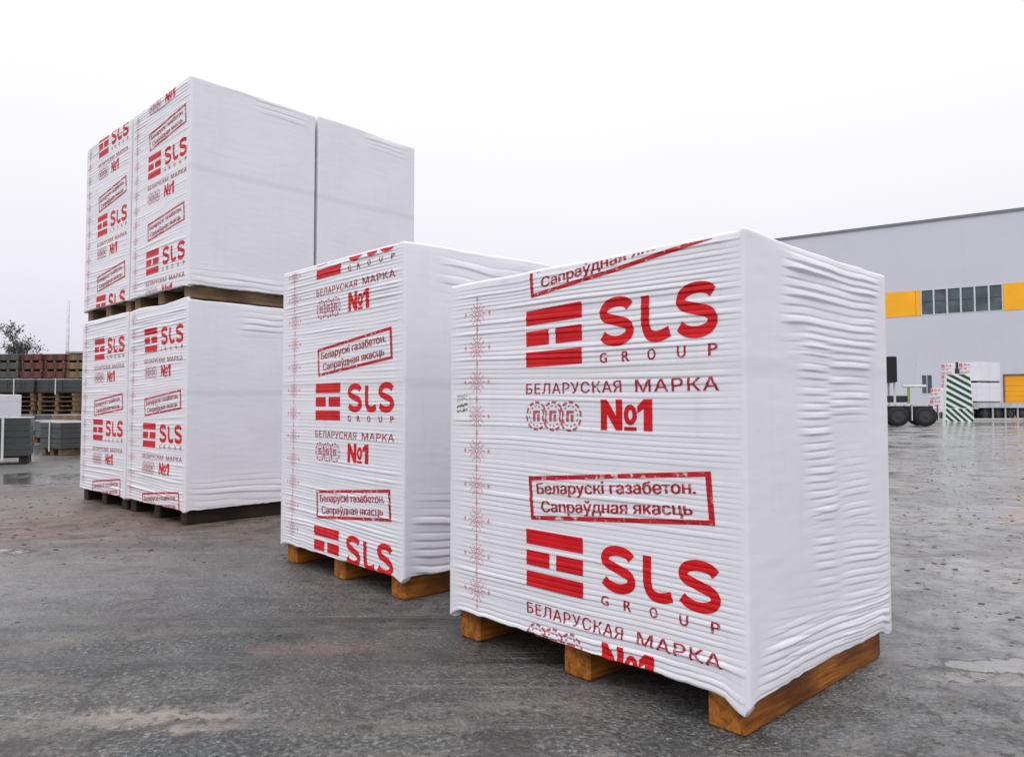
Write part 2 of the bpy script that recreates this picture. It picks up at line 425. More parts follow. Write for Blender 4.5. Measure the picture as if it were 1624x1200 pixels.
def text_polys(t, x0, x1, y0, y1, bold=0.0, spacing=1.0, rows=26):
    """text as thin horizontal slices between (x0, y0) and (x1, y1); bold widens the strokes"""
    key = (t, spacing, rows)
    if key not in _text_cache:
        loops, mn, mx = glyph_loops(t, spacing)
        sl = []; h = (mx[1]-mn[1])/rows
        for r in range(rows):
            y = mn[1]+h*(r+.5); cr = []
            for L in loops:
                A = L; B = np.roll(L, -1, 0)
                up = (A[:, 1] <= y) & (B[:, 1] > y); dn = (A[:, 1] > y) & (B[:, 1] <= y)
                for m_, w in ((up, 1), (dn, -1)):
                    for k in np.where(m_)[0]:
                        cr.append((A[k, 0]+(y-A[k, 1])/(B[k, 1]-A[k, 1])*(B[k, 0]-A[k, 0]), w))
            cr.sort(); wn_ = 0; s0 = 0
            for x, w in cr:
                if wn_ == 0: s0 = x
                wn_ += w
                if wn_ == 0 and x-s0 > 1e-4: sl.append((r, s0, x))
        _text_cache[key] = (sl, mn, mx)
    sl, mn, mx = _text_cache[key]
    kx = (x1-x0)/(mx[0]-mn[0]); h = (y1-y0)/rows
    out = []; prev = None
    for r, a, b in sl:
        a = x0+(a-mn[0])*kx-bold; b = x0+(b-mn[0])*kx+bold
        if prev and prev[0] == r and a < prev[2]: a = prev[2]
        if b <= a: continue
        out += rect(a, b, y0+r*h, y0+(r+1)*h); prev = (r, a, b)
    return out

def rot_polys(polys, cx, cy, deg):
    c, s = math.cos(R(deg)), math.sin(R(deg))
    return [[(cx+(x-cx)*c-(y-cy)*s, cy+(x-cx)*s+(y-cy)*c) for x, y in p] for p in polys]

# all sizes in fitted units; x = 0 at the design's left (u = 1.0), y = 0 at the logo's top
def design():
    out = []
    # brick mark
    W_, H_ = .31, .232
    b = H_*.262; gp = (H_-3*b)/2
    mk = rect(0, W_, -b, 0) + rect(0, W_, -H_, -H_+b)
    mk += rect(0, W_*.425, -2*b-gp, -b-gp) + rect(W_*.545, W_, -2*b-gp, -b-gp)
    for q in mk: out.append(('logo_bar', 'ink', [q]))
    t = .036; y0 = -.180; h = .172
    out.append(('logo_letter', 'ink', letter_S(.395, y0, .165, h, t)))
    out.append(('logo_letter', 'ink', letter_L(.592, y0, .135, h*.93, t)))
    out.append(('logo_letter', 'ink', letter_S(.737, y0, .168, h, t)))
    gx = [.40, .505, .620, .745, .868]
    for ch, x in zip('GROUP', gx): out.append(('letter', 'ink_text', text_polys(ch, x, x+.033, -.236, -.200, .0012)))
    out.append(('slogan_lettering', 'ink_text', text_polys('БЕЛАРУСКАЯ', 0, .50, -.342, -.300, .0008, 1.12) + text_polys('МАРКА', .565, .905, -.342, -.300, .0008, 1.12)))
    # three overlapping seals
    bd = []
    for k in range(3):
        cx, cy, r = .060+k*.093, -.432, .056
        ring = arc(cx, cy, r, r, 0, 360, 30)
        for i in range(0, 30, 1):
            if i % 3 != 2: bd += stroke(ring[i:i+2], .009)
        ring2 = arc(cx, cy, r*.72, r*.72, 0, 360, 24)
        for i in range(24):
            if i % 2 == 0: bd += stroke(ring2[i:i+2], .005)
        bd += rect(cx-.020, cx-.006, cy-.022, cy+.022) + rect(cx+.004, cx+.018, cy-.022, cy+.006) + rect(cx-.006, cx+.020, cy+.012, cy+.022)
    out.append(('seal_badge', 'ink_badge', bd))
    # number mark
    y0, y1 = -.482, -.368; nx = .402
    nm = rect(nx, nx+.030, y0, y1) + rect(nx+.072, nx+.102, y0, y1) + [[(nx+.030, y1), (nx+.030, y1-.055), (nx+.072, y0), (nx+.072, y0+.055)]]
    ring = arc(nx+.138, y0+.058, .020, .028, 0, 360, 18)
    nm += stroke(ring, .020) + rect(nx+.110, nx+.166, y0, y0+.014)
    nm += rect(nx+.198, nx+.236, y0, y1) + [[(nx+.198, y1), (nx+.170, y1-.025), (nx+.170, y1-.050), (nx+.198, y1-.034)]]
    out.append(('number_lettering', 'ink', nm))
    # tilted rubber-stamp frame with two lines
    sx0, sx1, sy0, sy1 = .02, .88, -.822, -.645; bw = .017
    st = rect(sx0, sx1, sy1-bw, sy1) + rect(sx0, sx1, sy0, sy0+bw) + rect(sx0, sx0+bw, sy0+bw, sy1-bw) + rect(sx1-bw*1.3, sx1, sy0+bw, sy1-bw)
    cx, cy = .45, (sy0+sy1)/2
    out.append(('stamp_frame', 'ink_stamp', rot_polys(st, cx, cy, 5)))
    tx = text_polys('Беларускі газабетон.', .065, .815, -.731, -.672, .0022) + text_polys('Сапраўдная якасць', .085, .795, -.803, -.744, .0022)
    out.append(('stamp_lettering', 'ink_text', rot_polys(tx, cx, cy, 5)))
    return out
DESIGN = design()
PERIOD = .905

def ornament_motif():
    """one embroidered star of the border, cross-stitched from small squares"""
    rows = ["......#......",
            "...#..#..#...",
            "....#.#.#....",
            ".#...###...#.",
            "..#.#.#.#.#..",
            "...#.###.#...",
            "###.##.##.###",
            "...#.###.#...",
            "..#.#.#.#.#..",
            ".#...###...#.",
            "....#.#.#....",
            "...#..#..#...",
            "......#......"]
    q = .0085; out = []
    for j, rw in enumerate(rows):
        for i, ch in enumerate(rw):
            if ch == '#':
                x = (i-6)*q; y = (6-j)*q
                out += [[(x, y-q*.5), (x+q*.62, y), (x, y+q*.5), (x-q*.62, y)]]
    for sx in (-1, 1):
        out += [[(sx*.080, -.011), (sx*.080+.009, 0), (sx*.080, .011), (sx*.080-.009, 0)]]
    for y in (.065, .075, -.065, -.075):
        out += [[(0, y-.005), (.008, y), (0, y+.005), (-.008, y)]]
    return out
MOTIF = ornament_motif()

def clip_axis(poly, ax, lo, hi):
    def half(p, val, keep_gt):
        o = []
        for i in range(len(p)):
            a, b = p[i-1], p[i]
            ia = (a[ax] >= val) if keep_gt else (a[ax] <= val)
            ib = (b[ax] >= val) if keep_gt else (b[ax] <= val)
            if ia != ib:
                t = (val-a[ax])/(b[ax]-a[ax])
                o.append((a[0]+(b[0]-a[0])*t, a[1]+(b[1]-a[1])*t))
            if ib: o.append(b)
        return o
    p = half(poly, lo, True)
    if len(p) >= 3: p = half(p, hi, False)
    return p if len(p) >= 3 else None

# ------------------------------------------------------------------ wrapped pack of blocks
class Pack:
    def __init__(s, a, b, H, dv, du, seed, F=46., ampL=1.0, patches=(), zb=.112, flap=.02, warp=.045, macro=1.0):
        s.a, s.b, s.H, s.dv, s.du, s.seed, s.F, s.ampL, s.patches, s.zb, s.flap, s.warp, s.macro = a, b, H, dv, du, seed, F, ampL, patches, zb, flap, warp, macro
    # outward displacement of the film on the four sides
    def disp(s, face, u, v):
        u = np.asarray(u, float); v = np.asarray(v, float); sd = s.seed*17 + face*5
        low = (vnoise(u*3.1, v*2.7, sd) - .5)*.006*s.macro + (vnoise(u*9, v*7, sd+1) - .5)*.0012*s.macro
        edge = np.minimum(u, (s.a if face in (0, 2) else s.b) - u)
        low = low*sstep(0, .12, edge)
        d = low
        def prof(ph, k, per_u=2.6, lo=.28):
            """overlapping pleats: each rises fast out of a groove and falls back slowly"""
            fl = np.floor(ph); p = ph - fl; e = .20
            q = np.where(p < e, p/e, 1-(p-e)/(1-e)); q = .62*q + .62*(1-np.exp(-(np.minimum(p, 1-p)/.15)**2))
            am = (lo + (1-lo)*hashn(fl, fl*0, sd+k))*(.12 + 1.3*vnoise(u*per_u + hashn(fl, fl*0+3, sd+k)*50, fl*.77, sd+k+1))
            return q*am
        def pleat(F, k):
            ph = v*F + (vnoise(u*.9, v*1.3, sd+2+k) - .5)*2.2 + (vnoise(u*3.5, v*8, sd+3+k) - .5)*.45 + (vnoise(v*13, v*0+.5, sd+4) - .5)*.9
            return prof(ph, 20+k)
        if face in (0, 2):
            m = .60 + .55*vnoise(u*2.4, v*5, sd+6)
            m = m*(.55 + .75*sstep(.62*s.H, s.H*.97, v) + .65*sstep(.30*s.H, .04*s.H, v))
            m = m*(.35 + .65*sstep(.02, .10, u))*(.12 + .88*sstep(0.0, .14, s.a-u))
            d = d + .0062*s.ampL*np.clip(m, 0, 1.6)*pleat(s.F, 0)
            # vertical weld and block-joint creases
            for uc in (.895, .49, .07):
                d = d - .0026*np.exp(-((u-uc*s.a/1.2)/.006)**2)
        else:
            for (u0, u1, v0, v1, am, F, sl) in s.patches:
                uu, vv = u/s.b, v/s.H
                n1 = (vnoise(vv*9, uu*0+.5, sd+9) - .5)*.10
                mk = sstep(u0-.07, u0+.05, uu+n1)*sstep(u1+.07, u1-.05, uu+n1)*sstep(v0-.07, v0+.05, vv)*sstep(v1+.07, v1-.05, vv)
                mk = mk*(.45 + .8*vnoise(u*5, v*16, sd+11))*(.12 + .88*sstep(0, .055, np.minimum(u, s.b-u)))
                ph = (v + sl*u)*F + (vnoise(u*1.6, v*3, sd+12) - .5)*1.1 + (vnoise(u*6, v*8, sd+13) - .5)*.35
                d = d + .0085*am*mk*prof(ph, 30+int(F), 3.0, .6)
            d = d + .0006*(vnoise(u*12, v*45, sd+14) - .5)
        tfade = sstep(0, .02, s.H - v)
        return d*tfade
    def path(s):
        a, b, du = s.a, s.b, s.du; r = .013
        cs = [((a/2, -b/2), (-1, 0), (0, -1), 0, a), ((-a/2, -b/2), (0, 1), (-1, 0), 1, b),
              ((-a/2, b/2), (1, 0), (0, 1), 2, a), ((a/2, b/2), (0, -1), (1, 0), 3, b)]
        out = []
        for (c, dr, nr, face, L) in cs:
            k = int(math.floor((L-2*r)/du))
            us = [r] + [du*(i+1) for i in range(int(r/du), int((L-r)/du)) if r+.002 < du*(i+1) < L-r-.002] + [L-r]
            for u in us:
                out.append((c[0]+dr[0]*u, c[1]+dr[1]*u, nr[0], nr[1], face, (u if face != 3 else L-u)))
            # corner to the next side
            n2 = dr
            cx, cy = c[0]+dr[0]*(L-r)-nr[0]*r, c[1]+dr[1]*(L-r)-nr[1]*r
            for i in range(1, 5):
                t = math.pi/2*i/5
                nx, ny = nr[0]*math.cos(t)+n2[0]*math.sin(t), nr[1]*math.cos(t)+n2[1]*math.sin(t)
                out.append((cx+nx*r, cy+ny*r, nx, ny, face, (L if face != 3 else 0.0)))
        return out
    def shift2(s, face, x, y, v):
        return x, y
    def film(s, parent, mat):
        P = s.path(); n = len(P); A = np.array([p[:4] for p in P]); face = np.array([p[4] for p in P]); u = np.array([p[5] for p in P])
        cum = np.concatenate([[0], np.cumsum(np.hypot(np.diff(A[:, 0]), np.diff(A[:, 1])))])
        rows = np.arange(0, int(round(s.H/s.dv))+1)*s.dv
        rows = np.append(rows[rows < s.H-.004], s.H)
        D = np.zeros((len(rows), n))
        for f in range(4):
            ix = np.where(face == f)[0]
            D[:, ix] = s.disp(f, u[ix][None, :], rows[:, None])
        cs = np.array([0, s.a, s.a+s.b, 2*s.a+s.b, 2*(s.a+s.b)])
        droop = -.009*vnoise(cum*4, 0*cum+.3, s.seed+31) - .006*vnoise(cum*30, 0*cum+.7, s.seed+32)**2
        for c in cs: droop = droop - s.flap*np.exp(-((cum-c)/.045)**2)*(1 if c in (0, cs[1], cs[4]) else .6)
        Z = s.zb + rows[:, None] + droop[None, :]*np.clip(1-rows/.09, 0, 1)[:, None]
        # top edge sags a little between the corners
        sagn = (vnoise(cum*2.3, 0*cum+.9, s.seed+41)-.62)*.020 + (vnoise(cum*12, 0*cum+.2, s.seed+42)-.6)*.004
        Z = Z + sagn[None, :]*sstep(s.H-.10, s.H, rows)[:, None]
        X = A[:, 0][None, :] + A[:, 2][None, :]*D; Y = A[:, 1][None, :] + A[:, 3][None, :]*D
        layers = []
        # lip folded inwards under the pack
        layers.append((A[:, 0]-A[:, 2]*(.05), A[:, 1]-A[:, 3]*(.05), Z[0]+.012))
        layers.append((A[:, 0]-A[:, 2]*(.018), A[:, 1]-A[:, 3]*(.018), Z[0]-.003))
        for k in range(len(rows)): layers.append((X[k], Y[k], Z[k]))
        r = .011
        for t in (25, 50, 72, 90):
            layers.append((A[:, 0]-A[:, 2]*r*(1-math.cos(R(t))), A[:, 1]-A[:, 3]*r*(1-math.cos(R(t))), Z[-1]+r*math.sin(R(t))))
        for q in (.93, .8, .6, .35, .1, .0):
            x, y = (A[:, 0]-A[:, 2]*r)*q, (A[:, 1]-A[:, 3]*r)*q
            layers.append((x, y, s.zb+s.H+r+(Z[-1]-s.zb-s.H)*sstep(.5, 1, q)+(vnoise(x*7, y*7, s.seed+51)-.5)*.012*(1-q)))
        V = np.concatenate([np.stack(k, 1) for k in layers]); nl = len(layers)
        i = np.arange(n); j = (i+1) % n
        Fq = np.concatenate([np.stack([k*n+j, k*n+i, (k+1)*n+i, (k+1)*n+j], 1) for k in range(nl-1)])
        me = bpy.data.meshes.new('film')
        me.vertices.add(len(V)); me.vertices.foreach_set('co', V.ravel())
        me.loops.add(Fq.size); me.loops.foreach_set('vertex_index', Fq.ravel().astype(np.int32))
        me.polygons.add(len(Fq)); me.polygons.foreach_set('loop_start', np.arange(0, Fq.size, 4, dtype=np.int32))
        me.update(calc_edges=True); me.validate()
        me.materials.append(mat); me.shade_smooth()
        o = bpy.data.objects.new('film', me); col.objects.link(o); o.parent = parent
        # surface height of the drooping bottom / sagging top over the printed side
        i0 = np.where(face == 0)[0]
        s.u0, s.droop0, s.sag0 = u[i0], droop[i0], sagn[i0]
        return o
    def onface(s, u, v, off):
        d = s.disp(0, u, v) + off
        dz = np.interp(u, s.u0, s.droop0)*np.clip(1-v/.09, 0, 1) + np.interp(u, s.u0, s.sag0)*sstep(s.H-.10, s.H, v)
        return np.stack([s.a/2-u, -s.b/2-d, s.zb+v+dz], 1)
    def stamp_print(s, film, name, mat, polys, ox, oy, off=.0011, scale=S):
        """polys in print units; design x=0 sits at u=ox, y=0 at height v=oy (metres)"""
        V = []; F = []
        for p in polys:
            q = []
            for (x, y) in p:
                u = ox - x*scale; v = oy + y*scale
                v += s.warp*S*float(sstep(.62*s.H, .92*s.H, v))*max(0.0, 1-u/(s.a*.72))
                q.append((u, v))
            vs_ = [k[1] for k in q]; us_ = [k[0] for k in q]
            if max(vs_) < 0 or min(vs_) > s.H: continue
            j0 = int(math.floor(max(0, min(vs_))/s.dv)); j1 = int(math.floor(min(s.H-.001, max(vs_))/s.dv))
            i0 = int(math.floor(min(us_)/s.du)); i1 = int(math.floor(max(us_)/s.du))
            for i in range(i0, i1+1):
                pc = clip_axis(q, 0, i*s.du, (i+1)*s.du) if i1 > i0 else q
                if not pc: continue
                for j in range(j0, j1+1):
                    pj = clip_axis(pc, 1, j*s.dv, min((j+1)*s.dv, s.H))
                    if not pj: continue
                    F.append(tuple(range(len(V), len(V)+len(pj)))); V += pj
        if len(F) < 1: return None
        A = np.array(V); P3 = s.onface(A[:, 0], A[:, 1], off)
        # keep outward orientation
        FF = []
        for f in F:
            a = A[list(f)]; ar = 0.5*np.sum(a[:, 0]*np.roll(a[:, 1], -1)-np.roll(a[:, 0], -1)*a[:, 1])
            if abs(ar) < 1e-10: continue
            FF.append(f if ar < 0 else f[::-1])
        # Cycles shades print smoothly with normals taken from the film function
        o = mesh_obj(name, P3, FF, mat, film)
        e = 1e-3
        du_ = (s.disp(0, A[:, 0]+e, A[:, 1])-s.disp(0, A[:, 0]-e, A[:, 1]))/(2*e)
        dv_ = (s.disp(0, A[:, 0], A[:, 1]+e*1.5)-s.disp(0, A[:, 0], A[:, 1]-e*1.5))/(3*e)
        N = np.stack([du_, -np.ones(len(A)), dv_], 1)
        # outward displacement d(u,v): position (-u, -d, v) -> normal
        N = np.stack([-du_*-1*-1, -np.ones(len(A)), -dv_], 1)
        N /= np.linalg.norm(N, axis=1)[:, None]
        o.data.shade_smooth()
        o.data.normals_split_custom_set_from_vertices([tuple(k) for k in N])
        return o
    def prints(s, film, tops, lite=False, ux=1.0, ornament=True, orn_u=1.319, light=False):
        for top in tops:
            for (nm, mt, polys) in DESIGN:
                if lite and nm in ('seal_badge',) and False: continue
                s.stamp_print(film, nm, M[mt], polys, ux*S, top*S)
        if ornament:
            v = .075 + .035; k = 0
            while v*S < s.H - .01:
                s.stamp_print(film, 'ornament_motif', M['ink_pale'], MOTIF, orn_u*S, v*S)
                v += .154; k += 1

_pal_cache = {}
def add_pallet(root, a, b, wood='new', rh=.098, rw=.11):
    key = (round(a, 3), round(b, 3), wood)
    mw = {'new': M['wood_new'], 'old': M['wood_old'], 'dark': M['wood_dark']}[wood]
    mx = {'new': M['wood_new_x'], 'old': M['wood_old_x'], 'dark': M['wood_dark']}[wood]
    if key not in _pal_cache:
        run = MB().box(-rw/2, rw/2, -b/2+.030, b/2-.030, 0, rh, .006).build('runner', mw, root)
        brd = MB().box(-a/2+.035, a/2-.035, -.055, .055, rh+.001, rh+.021, .003).build('deck_board', mx, root)
        _pal_cache[key] = (run, brd); first = True
    else: first = False
    run, brd = _pal_cache[key]
    rx = random.Random(len(bpy.data.objects))
    for i, x in enumerate((-a/2+.03+rw/2, 0, a/2-.03-rw/2)):
        o = run if (first and i == 0) else share(run, root)
        o.location = (x, 0, 0)
    nb = 7
    for i in range(nb):
        o = brd if (first and i == 0) else share(brd, root)
        o.location = (0, -b/2+.09+(b-.18)*i/(nb-1), 0)

def place(x, y, t, a, b):
    """root (base centre) of a pack whose near corner is at fitted (x, y) with yaw t"""
    X, Y = x*S, y*S
    Lx, Ly = -math.cos(t), math.sin(t); Rx, Ry = math.sin(t), math.cos(t)
    return (X+Lx*a/2+Rx*b/2, Y+Ly*a/2+Ry*b/2)

random.seed(3)
# ---- front pack
a1, b1, H1 = 1.521*S, 1.205*S, 1.5*S
pk1 = Pack(a1, b1, H1-.011, .0024, .014, 1, F=62, ampL=.70, flap=.034, patches=[
    (.27, .88, .79, 1.02, 1.10, 39, 0.0), (.38, .52, .36, .80, 0.85, 43, 0.0), (.58, .84, .62, .80, 0.85, 41, 0),
    (.62, .78, .30, .48, .35, 42, 0), (.40, .50, .12, .36, .50, 42, 0.12), (.60, .84, .02, .30, .50, 46, .06),
    (.10, .98, -.05, .09, .80, 48, .04), (.14, .36, .05, .14, .45, 40, .15), (.86, .99, .02, .22, .6, 38, 0.0)])
c = place(.7466, 2.3398, .8167, a1, b1)
root1 = tag(empty('block_pack', (c[0], c[1], 0), -.8167), 'large white wrapped block pack with red print, nearest the camera', 'pack', 'wrapped block packs on pallets')
f1 = pk1.film(root1, M['film'])
pk1.prints(f1, (.418+2*PERIOD, .418+PERIOD-.006, .418))
add_pallet(root1, a1, b1, 'new')

# ---- second pack
a2, b2, H2 = 1.4995*S, 1.1714*S, 1.8488*S
pk2 = Pack(a2, b2, H2-.011, .0030, .014, 2, F=58, ampL=.74, flap=.018, warp=.02, patches=[
    (.1, 1.0, -.05, .20, 1.0, 30, .10), (.25, 1.0, .86, 1.0, .6, 24, 0.0), (.3, .5, .3, .5, .2, 35, 0)])
c = place(-.5891, 4.0059, .8254, a2, b2)
root2 = tag(empty('block_pack', (c[0], c[1], 0), -.8254), 'white wrapped block pack with red print, standing alone between the front pack and the stacks', 'pack', 'wrapped block packs on pallets')
f2 = pk2.film(root2, M['film'])
pk2.prints(f2, (.165+2*PERIOD, .165+PERIOD, .165), orn_u=1.31)
add_pallet(root2, a2, b2, 'new')

# ---- stack of six further packs
a3, b3, H3 = 1.4222*S, 1.2835*S, 1.9087*S
T3 = .7548; GAP = .03*S
zl = .112 + H3
def stack_pack(iu, iv, level, seed, tops, patches, label, wood, ornament=True, ampL=1.25, reuse=None):
    u = iu*(a3+GAP); v = iv*(b3+GAP)
    c = place(-2.916, 6.5634, T3, a3, b3)
    Lx, Ly = -math.cos(T3), math.sin(T3); Rx, Ry = math.sin(T3), math.cos(T3)
    jit = random.Random(seed*7)
    z = 0 if level == 0 else zl + .004
    loc = (c[0]+Lx*u+Rx*v+(jit.random()-.5)*.004, c[1]+Ly*u+Ry*v+(jit.random()-.5)*.004, z)
    root = tag(empty('block_pack', loc, -T3+(jit.random()-.5)*.006), label, 'pack', 'wrapped block packs on pallets')
    pk = Pack(a3, b3, H3-.011, .0048, .018, seed, F=42, ampL=ampL*.72, flap=.012, warp=.0, patches=patches, zb=.100 if level else .112)
    fl = pk.film(root, M['film'])
    if tops: pk.prints(fl, tops, ux=.985, orn_u=1.28, ornament=ornament)
    add_pallet(root, a3, b3, wood)
    return root
PATCH_LOW = [(.38, 1.0, .86, 1.0, .9, 20, 0.0), (.05, 1.0, -.05, .12, .55, 22, 0.03)]
PATCH_UP = [(.05, 1.0, -.05, .06, .5, 22, .0), (.5, .9, .93, 1.02, .45, 22, 0)]
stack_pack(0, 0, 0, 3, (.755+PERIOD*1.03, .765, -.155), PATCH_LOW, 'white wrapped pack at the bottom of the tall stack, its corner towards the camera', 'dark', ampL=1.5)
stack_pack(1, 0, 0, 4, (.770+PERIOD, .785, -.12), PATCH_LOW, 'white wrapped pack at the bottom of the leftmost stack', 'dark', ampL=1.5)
stack_pack(0, 1, 0, 5, (), PATCH_LOW, 'white wrapped pack in the bottom row behind, hidden by the lone middle pack', 'old')
stack_pack(0, 0, 1, 6, (.400+PERIOD*1.06+.92, .414+PERIOD*1.06, .414), PATCH_UP, 'white wrapped pack on top of the tall stack, highest corner in the picture', 'old')
stack_pack(1, 0, 1, 7, (1.93, 1.025, .12), PATCH_UP, 'white wrapped pack on top of the leftmost stack', 'old')
stack_pack(0, 1, 1, 8, (), PATCH_UP, 'plain white wrapped pack in the upper row, right of the gap, showing no print', 'old')

# ---- paper label stuck on the front pack's far edge
def face_patch(pk, film, name, mat, u0, u1, v0, v1, off, n=44):
    V = []; F = []
    for j in range(n+1):
        for i in range(n+1):
            V.append((u0+(u1-u0)*i/n, v0+(v1-v0)*j/n))
    for j in range(n):
        for i in range(n):
            k = j*(n+1)+i; F.append((k, k+n+1, k+n+2, k+1))
    A = np.array(V)
    return mesh_obj(name, pk.onface(A[:, 0], A[:, 1], off), F, mat, film, True)
M['paper'] = simple('label_paper', (.80, .80, .82), .6, .05, 20)
M['pen'] = simple('pen_ink', (.05, .06, .13), .6, .2, 20)
lab = tag(face_patch(pk1, f1, 'paper_label', M['paper'], 1.368*S, 1.488*S, .86*S, .99*S, .0018), 'white paper label with dark handwriting')
rl = random.Random(5)
for k, (v, n0, wd) in enumerate(((.967, 7, .0022), (.949, 4, .0022), (.924, 9, .0040), (.900, 7, .0036))):
    pts = []
    for i in range(n0*4):
        pts.append((1.460-.078*i/(n0*4-1), v+(rl.random()-.5)*.016+.010*i/(n0*4)))
    polys = [[(1.0-x, y) for x, y in q] for q in stroke(pts, wd)]
    pk1.stamp_print(f1, 'handwriting', M['pen'], polys, 1.0*S, 0.0, off=.0030)

# ------------------------------------------------------------------ background helpers
FPX = 1161.9; HOR = 644.7
def gx(px, Y): return (px-812)/FPX*Y
def gz(py, Y): return CAM_H + (HOR-py)/FPX*Y

# ------------------------------------------------------------------ the works hall on the right
def wall_mat():
    m, nt, n, l, bs = new_mat('grey_wall_cladding')
    tc = n.new('ShaderNodeTexCoord'); mp = n.new('ShaderNodeMapping')
    mp.inputs['Rotation'].default_value = (R(90), 0, 0)
    l.new(tc.outputs['Object'], mp.inputs['Vector'])
    br = n.new('ShaderNodeTexBrick'); l.new(mp.outputs[0], br.inputs['Vector'])
    br.inputs['Scale'].default_value = 1.0; br.inputs['Brick Width'].default_value = 6.0; br.inputs['Row Height'].default_value = 1.2
    br.inputs['Mortar Size'].default_value = .016; br.offset = 0.0; br.inputs['Mortar Smooth'].default_value = .3
    br.inputs['Color1'].default_value = (.54, .55, .625, 1); br.inputs['Color2'].default_value = (.555, .565, .64, 1)
    br.inputs['Mortar'].default_value = (.52, .53, .605, 1)
    f = noise_node(n, l, tc.outputs['Object'], .35, 5, .6)
    c = mixc(n, l, ramp(n, l, f, [(.35, 0.0), (.75, .22)]), br.outputs['Color'], (.60, .61, .66))
    mp3 = n.new('ShaderNodeMapping'); mp3.inputs['Scale'].default_value = (2.2, 1, .12); l.new(tc.outputs['Object'], mp3.inputs['Vector'])
    stn = noise_node(n, l, mp3.outputs[0], 1.0, 5, .65)
    c = mixc(n, l, ramp(n, l, stn, [(.55, 0.0), (.8, .25)]), c, (.47, .48, .53))
    l.new(c, bs.inputs['Base Color']); bs.inputs['Roughness'].default_value = .45
    return m
M['wall'] = wall_mat()
M['trim'] = simple('dark_roof_trim', (.17, .18, .20), .5, .15, 1.5)
M['yellow'] = simple('yellow_cladding', (.93, .42, .004), .6, .08, .6)
M['gate_yellow'] = simple('yellow_gate', (.90, .38, .004), .6, .08, .6)
M['frame'] = simple('pale_window_frame', (.55, .58, .62), .4, .08, 2)
M['plinth'] = simple('dark_plinth', (.11, .11, .115), .8, .2, .8)
def glass_mat(name, base, rough=.08):
    m, nt, n, l, bs = new_mat(name)
    tc = n.new('ShaderNodeTexCoord')
    f = noise_node(n, l, tc.outputs['Object'], .9, 3, .5)
    l.new(ramp(n, l, f, [(.35, tuple(c*.7 for c in base)), (.7, tuple(c*1.3 for c in base))]), bs.inputs['Base Color'])
    bs.inputs['Roughness'].default_value = rough; bs.inputs['Specular IOR Level'].default_value = .35
    return m
M['glass'] = glass_mat('dark_window_glass', (.085, .11, .12), .3)
M['black_glass'] = glass_mat('black_glass', (.008, .009, .011), .2)

WY = 57.0; WX = gx(1592, WY)
wd = np.array([-.825, .565])              # along the wall towards the left of the picture
wall_rz = math.atan2(-wd[1], -wd[0])      # local +x runs to the right along the wall
hall = tag(empty('works_hall', (WX, WY, 0), wall_rz), 'large grey works hall with yellow panels and a ribbon window', 'building')
# local frame: x to the right along the wall, -y out towards the yard
def w_s(px):                              # wall coordinate under a picture column
    k = (px-812)/FPX
    return -((WX - k*WY)/(k*wd[1]-wd[0]))
def w_z(px, py):
    sx = w_s(px); Y = WY - wd[1]*sx
    return gz(py, Y)
top = w_z(1592, 331)
XL, XR, DEPTH = w_s(1030), 34.0, 30.0
zb0, zb1 = w_z(1592, 492), w_z(1592, 449)       # the yellow band
wxl, wxr = w_s(1463), w_s(1595)
gxl, gxr, gzt = w_s(1591), w_s(1591)+5.2, w_z(1600, 593)
dxl, dxr = w_s(1461), w_s(1480)
dz0, dz1 = w_z(1470, 625), w_z(1470, 593)
def wall_piece(x0, x1, z0, z1):
    MB().box(x0, x1, 0, .18, z0, z1).build('wall', M['wall'], hall)
wall_piece(XL, XR, zb1, top-.20)
wall_piece(XL, XR, gzt, zb0)
wall_piece(XL, dxl, .6, gzt)
wall_piece(dxr, gxl, .6, gzt)
wall_piece(gxr, XR, .6, gzt)
wall_piece(dxl, dxr, dz1, gzt); wall_piece(dxl, dxr, .6, dz0)
MB().box(XL, gxl, -.05, .18, 0, .598).build('plinth', M['plinth'], hall)
MB().box(gxr, XR, -.05, .18, 0, .598).build('plinth', M['plinth'], hall)
MB().box(XL-.1, XR+.1, -.10, .4, top-.20, top).build('roof_trim', M['trim'], hall)
MB().box(XL, XR, .4, DEPTH, top-.5, top-.15).build('roof', M['trim'], hall)
MB().box(XL-.2, XL-.002, 0, DEPTH, 0, top-.36).build('end_wall', M['wall'], hall)
MB().box(XL, XR, DEPTH, DEPTH+.2, 0, top-.36).build('back_wall', M['wall'], hall)
MB().box(XR+.002, XR+.2, 0, DEPTH, 0, top-.36).build('end_wall', M['wall'], hall)
# yellow panels left and right of the ribbon window, 2.4 m each
def yellow_run(x0, x1):
    x = x0
    while x < x1-.05:
        xe = min(x+2.4, x1)
        MB().box(x+.012, xe-.012, -.03, .15, zb0+.006, zb1-.006).build('yellow_panel', M['yellow'], hall); x = xe
yl = w_s(1404)
yellow_run(yl, wxl)
yellow_run(wxr, XR)
wall_piece(yl-7.4, yl, zb0, zb1)
yellow_run(yl-12.4, yl-7.4)
wall_piece(XL, yl-12.4, zb0, zb1)
win = MB().box(wxl, wxr, .12, .16, zb0, zb1).build('ribbon_window', M['plinth'], hall)
fr = MB().box(wxl, wxr, -.02, .10, zb0, zb0+.06).box(wxl, wxr, -.02, .10, zb1-.06, zb1).box(wxl, wxl+.09, -.02, .10, zb0+.06, zb1-.06).box(wxr-.09, wxr, -.02, .10, zb0+.06, zb1-.06).build('frame', M['frame'], win)
npn = 6; pw = (wxr-wxl)/npn
